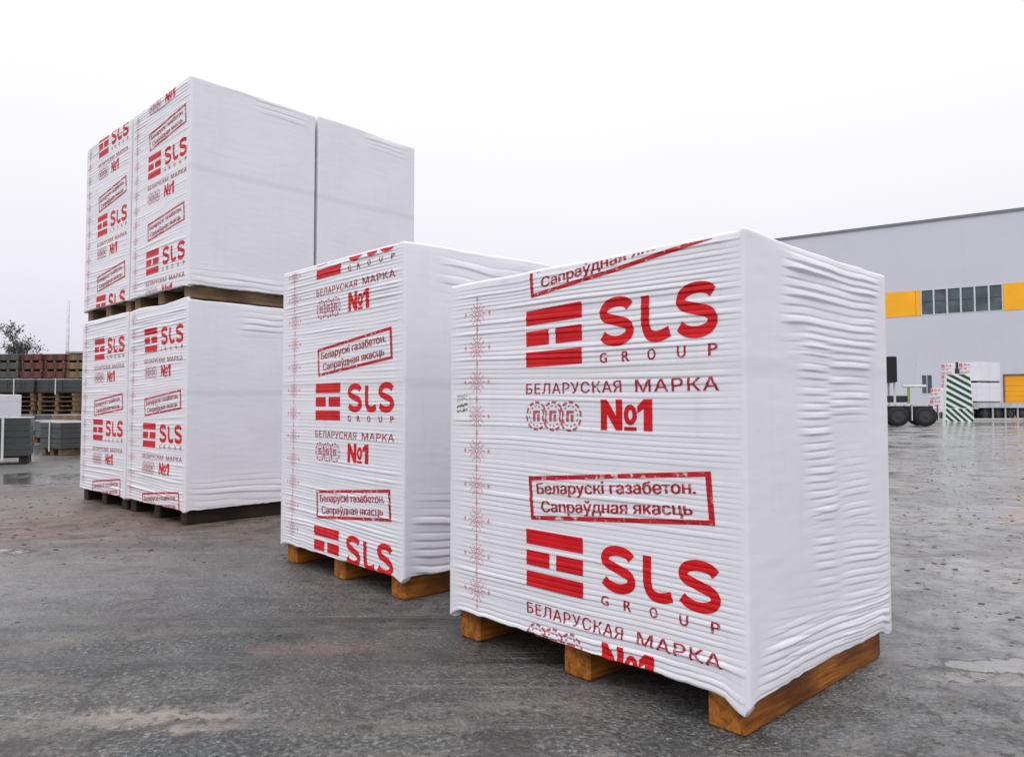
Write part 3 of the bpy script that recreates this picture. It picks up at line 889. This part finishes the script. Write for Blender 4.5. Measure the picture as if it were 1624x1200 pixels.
for i in range(npn):
    MB().box(wxl+pw*i+.06, wxl+pw*(i+1)-.06, .05, .08, zb0+.06, zb1-.06).build('pane', M['glass'], win)
    if i: MB().box(wxl+pw*i-.06, wxl+pw*i+.06, -.015, .10, zb0+.06, zb1-.06).build('mullion', M['frame'], win)
    MB().box(wxl+pw*i+.09, wxl+pw*(i+1)-.09, .0, .05, (zb0*.45+zb1*.55)-.02, (zb0*.45+zb1*.55)+.02).build('transom', M['plinth'], win)
sw = MB().box(dxl, dxr, .12, .16, dz0, dz1).build('small_window', M['plinth'], hall)
MB().box(dxl, dxr, -.02, .10, dz0, dz0+.08).box(dxl, dxr, -.02, .10, dz1-.08, dz1).box(dxl, dxl+.08, -.02, .1, dz0+.08, dz1-.08).box(dxr-.08, dxr, -.02, .1, dz0+.08, dz1-.08).build('frame', M['frame'], sw)
MB().box(dxl+.08, (dxl+dxr)/2-.03, .04, .07, dz0+.08, dz1-.08).build('pane', M['glass'], sw)
MB().box((dxl+dxr)/2+.03, dxr-.08, .04, .07, dz0+.08, dz1-.08).build('pane', M['glass'], sw)
MB().box((dxl+dxr)/2-.03, (dxl+dxr)/2+.03, -.01, .10, dz0+.08, dz1-.08).build('mullion', M['frame'], sw)
gate = MB().box(gxl+.10, gxr-.10, .10, .16, 0.02, gzt-.10).build('gate', M['gate_yellow'], hall)
for i in range(8):
    hgt = (gzt-.12)/8
    MB().box(gxl+.11, gxr-.11, .05, .099, .02+hgt*i+.012, .02+hgt*(i+1)-.012).build('gate_panel', M['gate_yellow'], gate)
MB().box(gxl, gxl+.10, -.03, .18, 0, gzt).box(gxr-.10, gxr, -.03, .18, 0, gzt).box(gxl+.1, gxr-.1, -.03, .18, gzt-.10, gzt).build('gate_frame', M['plinth'], hall)

# ------------------------------------------------------------------ flatbed trailer with packs in front of the hall
M['steel_pale'] = simple('pale_steel', (.46, .49, .53), .5, .2, 2)
M['steel_dark'] = simple('dark_chassis_steel', (.025, .026, .028), .55, .3, 3)
M['rubber'] = simple('tyre_rubber', (.012, .012, .013), .75, .3, 8)
M['rim'] = simple('dark_rim', (.035, .035, .038), .4, .2, 5)
M['galv'] = simple('galvanised_steel', (.55, .56, .58), .4, .15, 5)

def wheel(parent, x, y, r, w, side=-1):
    t = empty('wheel', (x, y, r)); t.parent = parent
    n = 28; prof = [(.60, -.5), (.92, -.5), (1.0, -.34), (1.0, .34), (.92, .5), (.60, .5)]
    V = []; F = []
    for i in range(n):
        a = 2*math.pi*i/n
        for (q, yy) in prof: V.append((math.cos(a)*r*q, yy*w, math.sin(a)*r*q))
    m_ = len(prof)
    for i in range(n):
        for k in range(m_-1):
            F.append((i*m_+k, i*m_+k+1, ((i+1) % n)*m_+k+1, ((i+1) % n)*m_+k))
    ty = mesh_obj('tyre', V, F, M['rubber'], t, True)
    rm = MB().cyl((0, -w*.42, 0), (0, w*.42, 0), r*.60, n=24).cyl((0, side*w*.42, 0), (0, side*w*.52, 0), r*.22, r*.16, n=12)
    for k in range(8):
        a = 2*math.pi*k/8
        rm.cyl((math.cos(a)*r*.36, side*w*.40, math.sin(a)*r*.36), (math.cos(a)*r*.36, side*w*.46, math.sin(a)*r*.36), r*.035, n=6)
    rm.build('rim', M['rim'], t)
    return t

TB = R(68)                                 # heading of the trailer
TY = 46.0
tl = (gx(1553, TY), TY)                    # near rear corner of its load
tr_rz = R(90)-TB                           # local +x along the trailer
DECK_W = 2.56; DECK = 1.08
lx, ly = math.sin(TB), math.cos(TB)        # along
nx_, ny_ = -math.cos(TB), math.sin(TB)     # across, away from the camera
org = (tl[0]-lx*.10+nx_*DECK_W/2, tl[1]-ly*.10+ny_*DECK_W/2)
tr = tag(empty('flatbed_trailer', (org[0], org[1], 0), tr_rz), 'flatbed trailer carrying stacked white packs in front of the hall', 'trailer')
LEN = 12.6
MB().box(0, LEN, -DECK_W/2, DECK_W/2, DECK-.06, DECK).build('deck', M['wood_dark'], tr)
for s_ in (-1, 1):
    MB().box(0, LEN, s_*DECK_W/2-.04, s_*DECK_W/2+.04, DECK-.30, DECK+.03).build('side_rail', M['steel_pale'], tr)
    MB().box(.3, LEN-.2, s_*.5-.07, s_*.5+.07, DECK-.45, DECK-.061).build('chassis_beam', M['steel_dark'], tr)
MB().box(-.10, -.001, -DECK_W/2, DECK_W/2, DECK-.38, DECK+.03).build('rear_beam', M['steel_pale'], tr)
MB().box(-.16, -.10, -1.15, 1.15, .42, .56).build('bumper', M['steel_dark'], tr)
for i in range(2): MB().box(-.13, -.101, (-1.05, .75)[i], (-.75, 1.05)[i], DECK-.28, DECK-.16).build('tail_light', simple('red_lens', (.35, .02, .02), .3, .1), tr)
for k in range(5):
    for s_ in (-1, 1):
        wheel(tr, .75+k*1.18, s_*(DECK_W/2-.20), .40, .30, s_)
for k in range(5):
    for s_ in (-1, 1):
        x = .75+k*1.18+.59
        MB().box(x-.05, x+.05, s_*(DECK_W/2-.03)-.03, s_*(DECK_W/2-.03)+.03, .10, DECK-.30).build('mudflap_post', M['galv'], tr)
MB().box(7.2, 9.6, -DECK_W/2+.02, -DECK_W/2+.30, .35, DECK-.31).build('tool_box', M['steel_dark'], tr)
MB().box(7.2, 9.6, DECK_W/2-.30, DECK_W/2-.02, .35, DECK-.31).build('tool_box', M['steel_dark'], tr)
for s_ in (-1, 1):
    MB().box(10.6, 10.75, s_*.85-.08, s_*.85+.08, 0, DECK-.06).box(10.5, 10.85, s_*.85-.15, s_*.85+.15, 0, .03).build('landing_leg', M['galv'], tr)

# far packs: coarse film with the large red print
def far_pack(name, a, b, H, seed):
    root = empty(name)
    pk = Pack(a, b, H, .06, .06, seed, F=9, ampL=2.0, flap=.0, warp=0, zb=.10)
    fl = pk.film(root, M['film'])
    for tp in (H/S-.03, H/S-.03-.905):
        for (nm, mt, polys) in DESIGN:
            if nm != 'letter':
                pk.stamp_print(fl, nm, M[mt], polys, (a/S-.25), tp*S, off=.004)
    v = .09
    while v*S < H-.03:
        pk.stamp_print(fl, 'ornament_motif', M['ink_pale'], MOTIF, a-.10, v*S, off=.004); v += .154
    add_pallet(root, a, b, 'old')
    return root
def copy_tree(o, parent=None):
    c_ = o.copy(); col.objects.link(c_); c_.parent = parent
    for ch in list(o.children): copy_tree(ch, c_)
    return c_
LA, LB, LH = 1.22, 1.0, 1.17
proto = None
lvl = {0: 'lower', 1: 'upper'}
for iz in range(2):
    for iv in range(2):
        for iu in range(2):
            # the printed side (local -y of a pack) looks back along the trailer
            o = far_pack('block_pack', LA, LB, LH, 21) if proto is None else copy_tree(proto)
            proto = proto or o
            ax = .10+LB/2+iv*(LB+.03); ay = -DECK_W/2+.03+LA/2+iu*(LA+.03)
            ca, sa = math.cos(tr_rz), math.sin(tr_rz)
            o.location = (org[0]+ca*ax-sa*ay, org[1]+sa*ax+ca*ay, DECK+iz*(LH+.125))
            o.rotation_euler = (0, 0, tr_rz-R(90))
            tag(o, '%s white pack on the trailer, %s pair, %s side' % (('lower', 'upper')[iz], ('rear', 'front')[iv], ('near', 'far')[iu]), 'pack', 'white packs loaded on the trailer')

# a pack left of the trailer on spare pallets
SY = 45.0
sp = far_pack('block_pack', 1.22, 1.0, 1.5, 23)
sp_xy = (gx(1517, SY), SY+1.2)
tag(sp, 'white pack with red print raised on spare pallets, left of the loaded trailer', 'pack', 'wrapped block packs on pallets')
sp.location = (sp_xy[0], sp_xy[1], .40); sp.rotation_euler = (0, 0, tr_rz-R(90))
def spare_pallet(a, b, wood, label, loc, rz, group='empty spare pallets', bottom=True, rh=.098):
    r = tag(empty('wooden_pallet', loc, rz), label, 'pallet', group)
    add_pallet(r, a, b, wood)
    return r
for k in range(3):
    spare_pallet(1.24, 1.02, 'old', ('bottom', 'middle', 'top')[k]+' spare pallet under the raised white pack', (sp_xy[0], sp_xy[1], k*.132), tr_rz-R(90))

# ---- green and white striped marker pillar with a thin post
M['stripe_green'] = simple('dark_green_paint', (.012, .055, .036), .5, .25, 3)
M['stripe_white'] = simple('white_paint', (.72, .80, .76), .5, .1, 3)
M['pillar_side'] = simple('grey_pillar_side', (.36, .40, .40), .6, .15, 3)
PY = 41.5
px0, px1 = gx(1498, PY), gx(1539, PY)
pil = tag(empty('striped_pillar', ((px0+px1)/2, PY, 0), R(-18)), 'green and white diagonally striped marker pillar beside the trailer', 'pillar')
bw, tw, dp, PH = (px1-px0)*.98, (px1-px0)*.80, .62, gz(593, PY)
def frustum(w0, w1, d0, d1, z0, z1, xo=0.0):
    return MB().add([(-w0/2, -d0/2, z0), (w0/2, -d0/2, z0), (w0/2, d0/2, z0), (-w0/2, d0/2, z0),
                     (-w1/2+xo, -d1/2, z1), (w1/2+xo, -d1/2, z1), (w1/2+xo, d1/2, z1), (-w1/2+xo, d1/2, z1)],
                    [(0, 3, 2, 1), (4, 5, 6, 7), (0, 1, 5, 4), (1, 2, 6, 5), (2, 3, 7, 6), (3, 0, 4, 7)])
frustum(bw, tw, dp, dp*.8, 0, PH).build('body', M['stripe_white'], pil)
frustum(.03, .03, dp*.9, dp*.75, .05, PH-.15).build('spine', M['pillar_side'], pil)
def face_band(z_left, th, slope, mirror=False):
    """a stripe across the leaning front face, clipped to it"""
    poly = [(-2, z_left-2*-slope*0, 0)]
    p = [(-1.2, z_left), (1.2, z_left-slope*2.4), (1.2, z_left-slope*2.4+th), (-1.2, z_left+th)]
    if mirror: p = [(-x, z) for x, z in p]
    return p
def clip_poly(poly, fn):
    o = []
    for i in range(len(poly)):
        a_, b_ = poly[i-1], poly[i]; fa, fb = fn(a_), fn(b_)
        if (fa >= 0) != (fb >= 0):
            t = fa/(fa-fb); o.append((a_[0]+(b_[0]-a_[0])*t, a_[1]+(b_[1]-a_[1])*t))
        if fb >= 0: o.append(b_)
    return o
def stripes(z0, z1, step, th, slope):
    z = z0-3.5
    while z < z1+3.5:
        p = face_band(z, th, slope)
        hw = lambda zz: (bw+(tw-bw)*zz/PH)/2-.02
        p = clip_poly(p, lambda q: q[1]-z0) or []
        if len(p) >= 3: p = clip_poly(p, lambda q: z1-q[1])
        if len(p) >= 3: p = clip_poly(p, lambda q: hw(q[1])-q[0])
        if len(p) >= 3: p = clip_poly(p, lambda q: q[0]+hw(q[1]))
        z += step
        if len(p) < 3: continue
        yy = lambda zz: -(dp+(dp*.8-dp)*zz/PH)/2
        n = len(p)
        V = [(x, yy(zz)-.014, zz) for x, zz in p]+[(x, yy(zz)-.001, zz) for x, zz in p]
        F = [tuple(range(n)), tuple(range(2*n-1, n-1, -1))]+[(i, n+i, n+(i+1) % n, (i+1) % n) for i in range(n)]
        mesh_obj('stripe', V, F, M['stripe_green'], pil)
stripes(.78, PH-.03, .36, .18, .62)
stripes(.02, .74, .36, .18, 1.05)
MB().box(-.06, .06, -.05, .05, PH, gz(574, PY)).box(-.10, .10, -.08, .08, PH, PH+.30).build('post', M['steel_dark'], pil)

# ---- lorry standing behind the front pack, only its rear part in view
LY = 33.0
lo = tag(empty('lorry', (gx(1426, LY), LY, 0), R(-20)), 'dark lorry half hidden behind the nearest pack, rear wheels showing', 'lorry')
M['cab'] = simple('lorry_cab_paint', (.40, .42, .44), .35, .08, 1)
wheel(lo, -.20, -.95, .44, .32, -1); wheel(lo, .86, -.95, .44, .32, -1)
wheel(lo, -.20, .95, .44, .32, 1); wheel(lo, .86, .95, .44, .32, 1)
wheel(lo, -3.6, -.95, .44, .30, -1); wheel(lo, -3.6, .95, .44, .30, 1)
for s_ in (-1, 1):
    MB().box(-4.6, 1.25, s_*.42-.05, s_*.42+.05, .62, .88, .01).build('chassis_beam', M['steel_dark'], lo)
    MB().box(-.72, .30, s_*.95-.18, s_*.95+.18, .93, .97).box(.36, 1.36, s_*.95-.18, s_*.95+.18, .93, .97).build('mudguard', M['galv'], lo)
    MB().box(.32, .355, s_*.95-.16, s_*.95+.16, .25, .93).box(1.33, 1.36, s_*.95-.16, s_*.95+.16, .25, .93).build('mudflap', M['galv'], lo)
MB().box(-.60, .35, -.55, .55, 1.05, 1.34, .03).build('coupling_box', M['steel_dark'], lo)
cabv = [(-4.9, .55), (-2.3, .55), (-2.3, 2.95), (-2.6, 3.05), (-4.2, 3.05), (-4.75, 2.2), (-4.9, 1.6)]
n = len(cabv)
mesh_obj('cab', [(x, -1.2, z) for x, z in cabv]+[(x, 1.2, z) for x, z in cabv],
         [tuple(range(n)), tuple(range(2*n-1, n-1, -1))]+[(i, n+i, n+(i+1) % n, (i+1) % n) for i in range(n)], M['cab'], lo)
for s_ in (-1, 1): MB().box(-4.1, -3.0, s_*1.2-.012, s_*1.2+.012, 1.75, 2.65).build('side_window', M['black_glass'], lo)
MB().box(-.75, -.22, -1.15, 1.15, gz(607, LY), gz(567, LY), .03).build('black_panel', M['black_glass'], lo)
for s_ in (-1, 1): MB().cyl((-.3, s_*.9, .9), (-.3, s_*.9, gz(607, LY)), .05, n=8).build('panel_support', M['galv'], lo)
MB().cyl((.28, -.7, 1.0), (.28, -.7, gz(612, LY)), .055, n=8).build('hose', simple('yellow_green_hose', (.25, .33, .07), .6, .1), lo)
MB().cyl((.05, -.7, gz(613, LY)), (.95, -.7, gz(613, LY)), .06, n=8).build('boom_rail', M['galv'], lo)
MB().cyl((.55, -.7, gz(613, LY)-.05), (.62, -.75, gz(563, LY)), .022, n=6).build('antenna', M['galv'], lo)

# ---- pale concrete kerb in front of the trailer
M['kerb'] = simple('pale_kerb_concrete', (.46, .44, .42), .7, .15, 2, .004, 25)
kd = np.array([lx, ly])
kr = empty('kerb', (gx(1470, 44.0), 44.0, 0), tr_rz-R(3)); tag(kr, 'pale concrete kerb along the foot of the trailer', 'kerb', kind='structure')
kst = MB().box(.008, .992, 0, .18, 0, .13, .012).build('kerb_stone', M['kerb'], kr)
for k in range(1, 18): share(kst, kr, (k*1.0, 0, 0))

# ------------------------------------------------------------------ storage yard on the left
M['slab_dark'] = simple('wet_dark_slab', (.040, .045, .046), .42, .35, 3, .004, 30)
M['slab_grey'] = simple('grey_slab', (.10, .115, .11), .45, .3, 3, .004, 30)
M['slab_pale'] = simple('pale_slab_top', (.40, .41, .44), .25, .15, 2)  # pale grey for the tops of the slab packs
M['strap'] = simple('white_strap', (.62, .62, .60), .5, .1)
M['red_paver'] = simple('red_paver', (.135, .050, .044), .75, .5, 4)
M['tan_paver'] = simple('tan_paver', (.22, .15, .085), .7, .4, 4)
M['green_paver'] = simple('grey_green_paver', (.075, .09, .085), .7, .3, 4)
M['grey_cover'] = simple('grey_cover', (.30, .32, .33), .6, .15, 2)

def slab_pack(label, loc, rz, a, b, courses, ch, mat, topmat, straps=2, wood='dark', ncol=1):
    r = tag(empty('slab_pack', loc, rz), label, 'pack', 'slab packs in the storage yard')
    add_pallet(r, a, b, wood)
    rr_ = random.Random(int(loc[0]*100))
    z = .122
    cell = MB().box(-a/2/ncol+.004, a/2/ncol-.004, -b/2, b/2, 0, ch-.003, .004).build('slab', mat, r)
    first = True
    for k in range(courses):
        for j in range(ncol):
            o = cell if first else share(cell, r); first = False
            o.location = ((j-(ncol-1)/2)*a/ncol+(rr_.random()-.5)*.008, (rr_.random()-.5)*.012, z+k*ch)
    zt_ = z+courses*ch
    MB().box(-a/2-.005, a/2+.005, -b/2-.005, b/2+.005, zt_, zt_+.022, .006).build('top_sheet', topmat, r)
    for k in range(straps):
        x = -a/2+a*(k+1)/(straps+1)
        MB().box(x-.016, x+.016, -b/2-.018, -b/2-.012, .06, zt_+.03).box(x-.016, x+.016, b/2+.012, b/2+.018, .06, zt_+.03).box(x-.016, x+.016, -b/2-.018, b/2+.018, zt_+.03, zt_+.034).build('strap', M['strap'], r)
    return r
D1 = 10.9
slab_pack('dark wet slab pack with white strap at the left edge', (gx(50, D1)-.667, D1+.135, 0), R(30), 1.02, .9, 6, .092, M['slab_dark'], M['slab_pale'], 2)
D2 = 13.0
slab_pack('dark slab pack with pale top, just left of the tall stack', (gx(98, 12.7)-.055, 12.7+.60, 0), R(-32), .72, .95, 5, .088, M['slab_dark'], M['slab_pale'], 1, 'old')
D3 = 17.5
slab_pack('low grey slab pack behind the strapped dark pack', (gx(62, D3), D3+.4, 0), R(-15), 1.0, .8, 5, .075, M['slab_grey'], M['slab_pale'], 1, 'old')
slab_pack('low tan slab pack peeping over the pale-topped dark pack', (gx(108, 18.5), 18.9, 0), R(-15), .8, .8, 6, .085, M['tan_paver'], M['slab_pale'], 0, 'old')
# white wrapped pack behind the near dark one
wp = Pack(1.15, .95, .98, .02, .03, 31, F=20, ampL=1.0, flap=.01, warp=0, zb=.11)
wroot = tag(empty('block_pack', (gx(4, 14.4)-.85, 14.9, 0), R(-3)), 'plain white wrapped pack behind the strapped dark slabs at left edge', 'pack', 'wrapped block packs on pallets')
wp.film(wroot, M['film']); add_pallet(wroot, 1.15, .95, 'old')

# long row: dark slabs at the bottom, empty pallets, a covered dark pack on top
RY = 22.0
for k in range(3):
    x = gx(-42+66*k, RY)
    nm = ('cut by the picture edge', 'middle', 'beside the white stacks')[k]
    slab_pack('grey slab pack at the foot of the far row, '+nm, (x, RY+.5, 0), R(-4), 1.22, 1.0, 5, .095, M['slab_grey'], M['slab_pale'], 0, 'old')
    for q in range(4):
        spare_pallet(1.24, 1.02, 'old', '%s empty pallet in the far row, %s' % (('lowest', 'second lowest', 'second highest', 'highest')[q], nm), (x+(q % 2)*.03, RY+.5, .625+q*.135), R(-4+(q % 3)))
    slab_pack('covered dark slab pack on top of the far row, '+nm, (x, RY+.5, 1.165), R(-4), 1.24, 1.0, 3, .125, M['slab_dark'], M['slab_pale'], 1, 'old', 3)

# tall columns of paver pallets at the back
def paver_pallet(mat, wood):
    r = empty('paver_pallet')
    add_pallet(r, 1.10, .95, wood)
    first = MB().box(-.270, .270, -.47, .47, 0, .092, .012).build('paver_course', mat, r)
    k = 0
    for z in range(3):
        for x in (-.272, .272):
            o = first if k == 0 else share(first, r); k += 1
            o.location = (x+(z % 2)*.006, 0, .122+z*.1)
    return r
QY = 35.0
LH2 = .43
cols = [(-22, 'green_paver', 'leftmost grey-green', 8), (12, 'green_paver', 'grey-green', 8), (49, 'red_paver', 'left red', 8), (86, 'red_paver', 'right red', 8), (121, 'tan_paver', 'tan', 8), (156, 'tan_paver', 'hidden tan', 8)]
prots = {}
ordn = ('lowest', 'second', 'third', 'fourth', 'fifth', 'sixth', 'seventh', 'topmost')
for (px, mt, word, nl) in cols:
    if word == 'hidden tan': continue
    for k in range(nl):
        if mt not in prots: prots[mt] = paver_pallet(M[mt], 'old'); o = prots[mt]
        else: o = copy_tree(prots[mt])
        rr_ = random.Random(px*31+k)
        o.location = (gx(px, QY)+(rr_.random()-.5)*.05, QY+.5+(rr_.random()-.5)*.05, k*.4235+.0); o.rotation_euler = (0, 0, R(-6)+(rr_.random()-.5)*.06)
        tag(o, '%s pallet of pavers%s in the %s column at the back' % (ordn[k], ' from the ground' if 0 < k < 7 else '', word), 'paver pallet', 'stacked paver pallets at the back')
cv = MB().box(-.56, .56, -.5, .5, 0, .10, .01).build('cover_board', M['grey_cover'])
cv.location = (gx(121, QY), QY+.5, 8*.4235+.01); cv.rotation_euler = (0, 0, R(-6)); tag(cv, 'grey cover board on top of the tan paver column', 'board')

# ---- bare-ish tree behind the paver stacks
M['bark'] = simple('dark_bark', (.055, .045, .040), .9, .3, 3, .01, 12)
M['leaf'] = simple('dull_autumn_leaf', (.075, .072, .060), .7, .45, 1.2)
def tree(label, px, Y, ztop, spread, seed):
    rt = random.Random(seed)
    r = tag(empty('tree', (gx(px, Y), Y, 0), 0), label, 'tree')
    tb = MB(); tips = []
    def grow(p, d, ln, rad, lev):
        p = np.array(p); q = p + np.array(d)*ln
        tb.cyl(p, q, rad, rad*.68, 7, False)
        if lev == 0: tips.append(q); return
        for k in range(rt.choice((2, 3)) if lev < 4 else 4):
            dd = np.array(d)+np.array([rt.uniform(-.75, .75), rt.uniform(-.75, .75), rt.uniform(-.15, .5)])
            dd /= np.linalg.norm(dd)
            grow(q if k else p+(q-p)*.85, dd, ln*rt.uniform(.55, .8), rad*.62, lev-1)
        if lev <= 2: tips.append(q)
    grow((0, 0, 0), (0, 0, 1), ztop*.46, .13, 4)
    zmax = max(t[2] for t in tips); k = ztop/zmax
    tb.v = [(x*spread, y*spread, z*k) for x, y, z in tb.v]
    tb.build('trunk', M['bark'], r)
    lf = MB()
    for t in tips:
        t = np.array([t[0]*spread, t[1]*spread, t[2]*k])
        for _ in range(rt.choice((6, 14, 26))):
            c_ = t+np.array([rt.gauss(0, .16), rt.gauss(0, .16), rt.gauss(0, .14)])
            a_ = np.array([rt.uniform(-1, 1) for _ in range(3)]); a_ /= np.linalg.norm(a_)
            b_ = np.cross(a_, [rt.uniform(-1, 1) for _ in range(3)]); b_ /= np.linalg.norm(b_)+1e-6
            s1, s2 = rt.uniform(.05, .10), rt.uniform(.03, .06)
            lf.add([c_-a_*s1, c_-b_*s2, c_+a_*s1, c_+b_*s2], [(0, 1, 2, 3)])
    lf.build('crown', M['leaf'], r)
    return r
tree('small dark tree rising behind the paver columns at the left', 36, 52.0, gz(518, 52.0), .85, 11)
# ---- mast
mst = tag(empty('mast', (gx(105.5, 50.0), 50.0, 0)), 'thin pale mast rising behind the red and tan pavers', 'mast')
MB().cyl((0, 0, 0), (0, 0, gz(476, 50.0)), .12, .085, 12).build('pole', M['galv'], mst, True)
MB().cyl((0, 0, 0), (0, 0, .12), .26, .24, 12).build('base_plate', M['steel_dark'], mst)

# ------------------------------------------------------------------ loose stones and clods on the yard (uncountable)
rs_ = random.Random(9)
st = MB()
def clod(x, y, r):
    n = 6; V = []; ph = rs_.random()*6
    for (zz, q) in ((0, 1.0), (.45, .85), (.75, .45)):
        for i in range(n):
            a = ph+2*math.pi*i/n; k = q*r*rs_.uniform(.7, 1.25)
            V.append((x+math.cos(a)*k*1.25, y+math.sin(a)*k, zz*r*.55))
    F = [(k*n+i, k*n+(i+1) % n, (k+1)*n+(i+1) % n, (k+1)*n+i) for k in range(2) for i in range(n)]+[tuple(range(2*n, 3*n))]
    st.add(V, F)
for _ in range(900):
    y = rs_.uniform(1.6, 16)**1.0; x = rs_.uniform(-.85, .85)*y
    clod(x, y, rs_.choice((.002, .003, .003, .004, .006))*(.55+.3*y))
for _ in range(420):
    x = rs_.gauss(-3.0, 1.5); y = rs_.gauss(5.4, .9)
    clod(x, y, rs_.choice((.004, .006, .009, .013)))
for _ in range(420):
    x = rs_.uniform(1.7, 6.5); y = x*rs_.uniform(1.15, 1.9)
    clod(x, y, rs_.choice((.004, .006, .008, .012)))
M['clod'] = simple('dark_grit', (.060, .056, .052), .7, .5, 1.7)
go = st.build('loose_grit', M['clod'])
tag(go, 'loose dark grit and clods scattered over the wet yard', 'grit', kind='stuff')
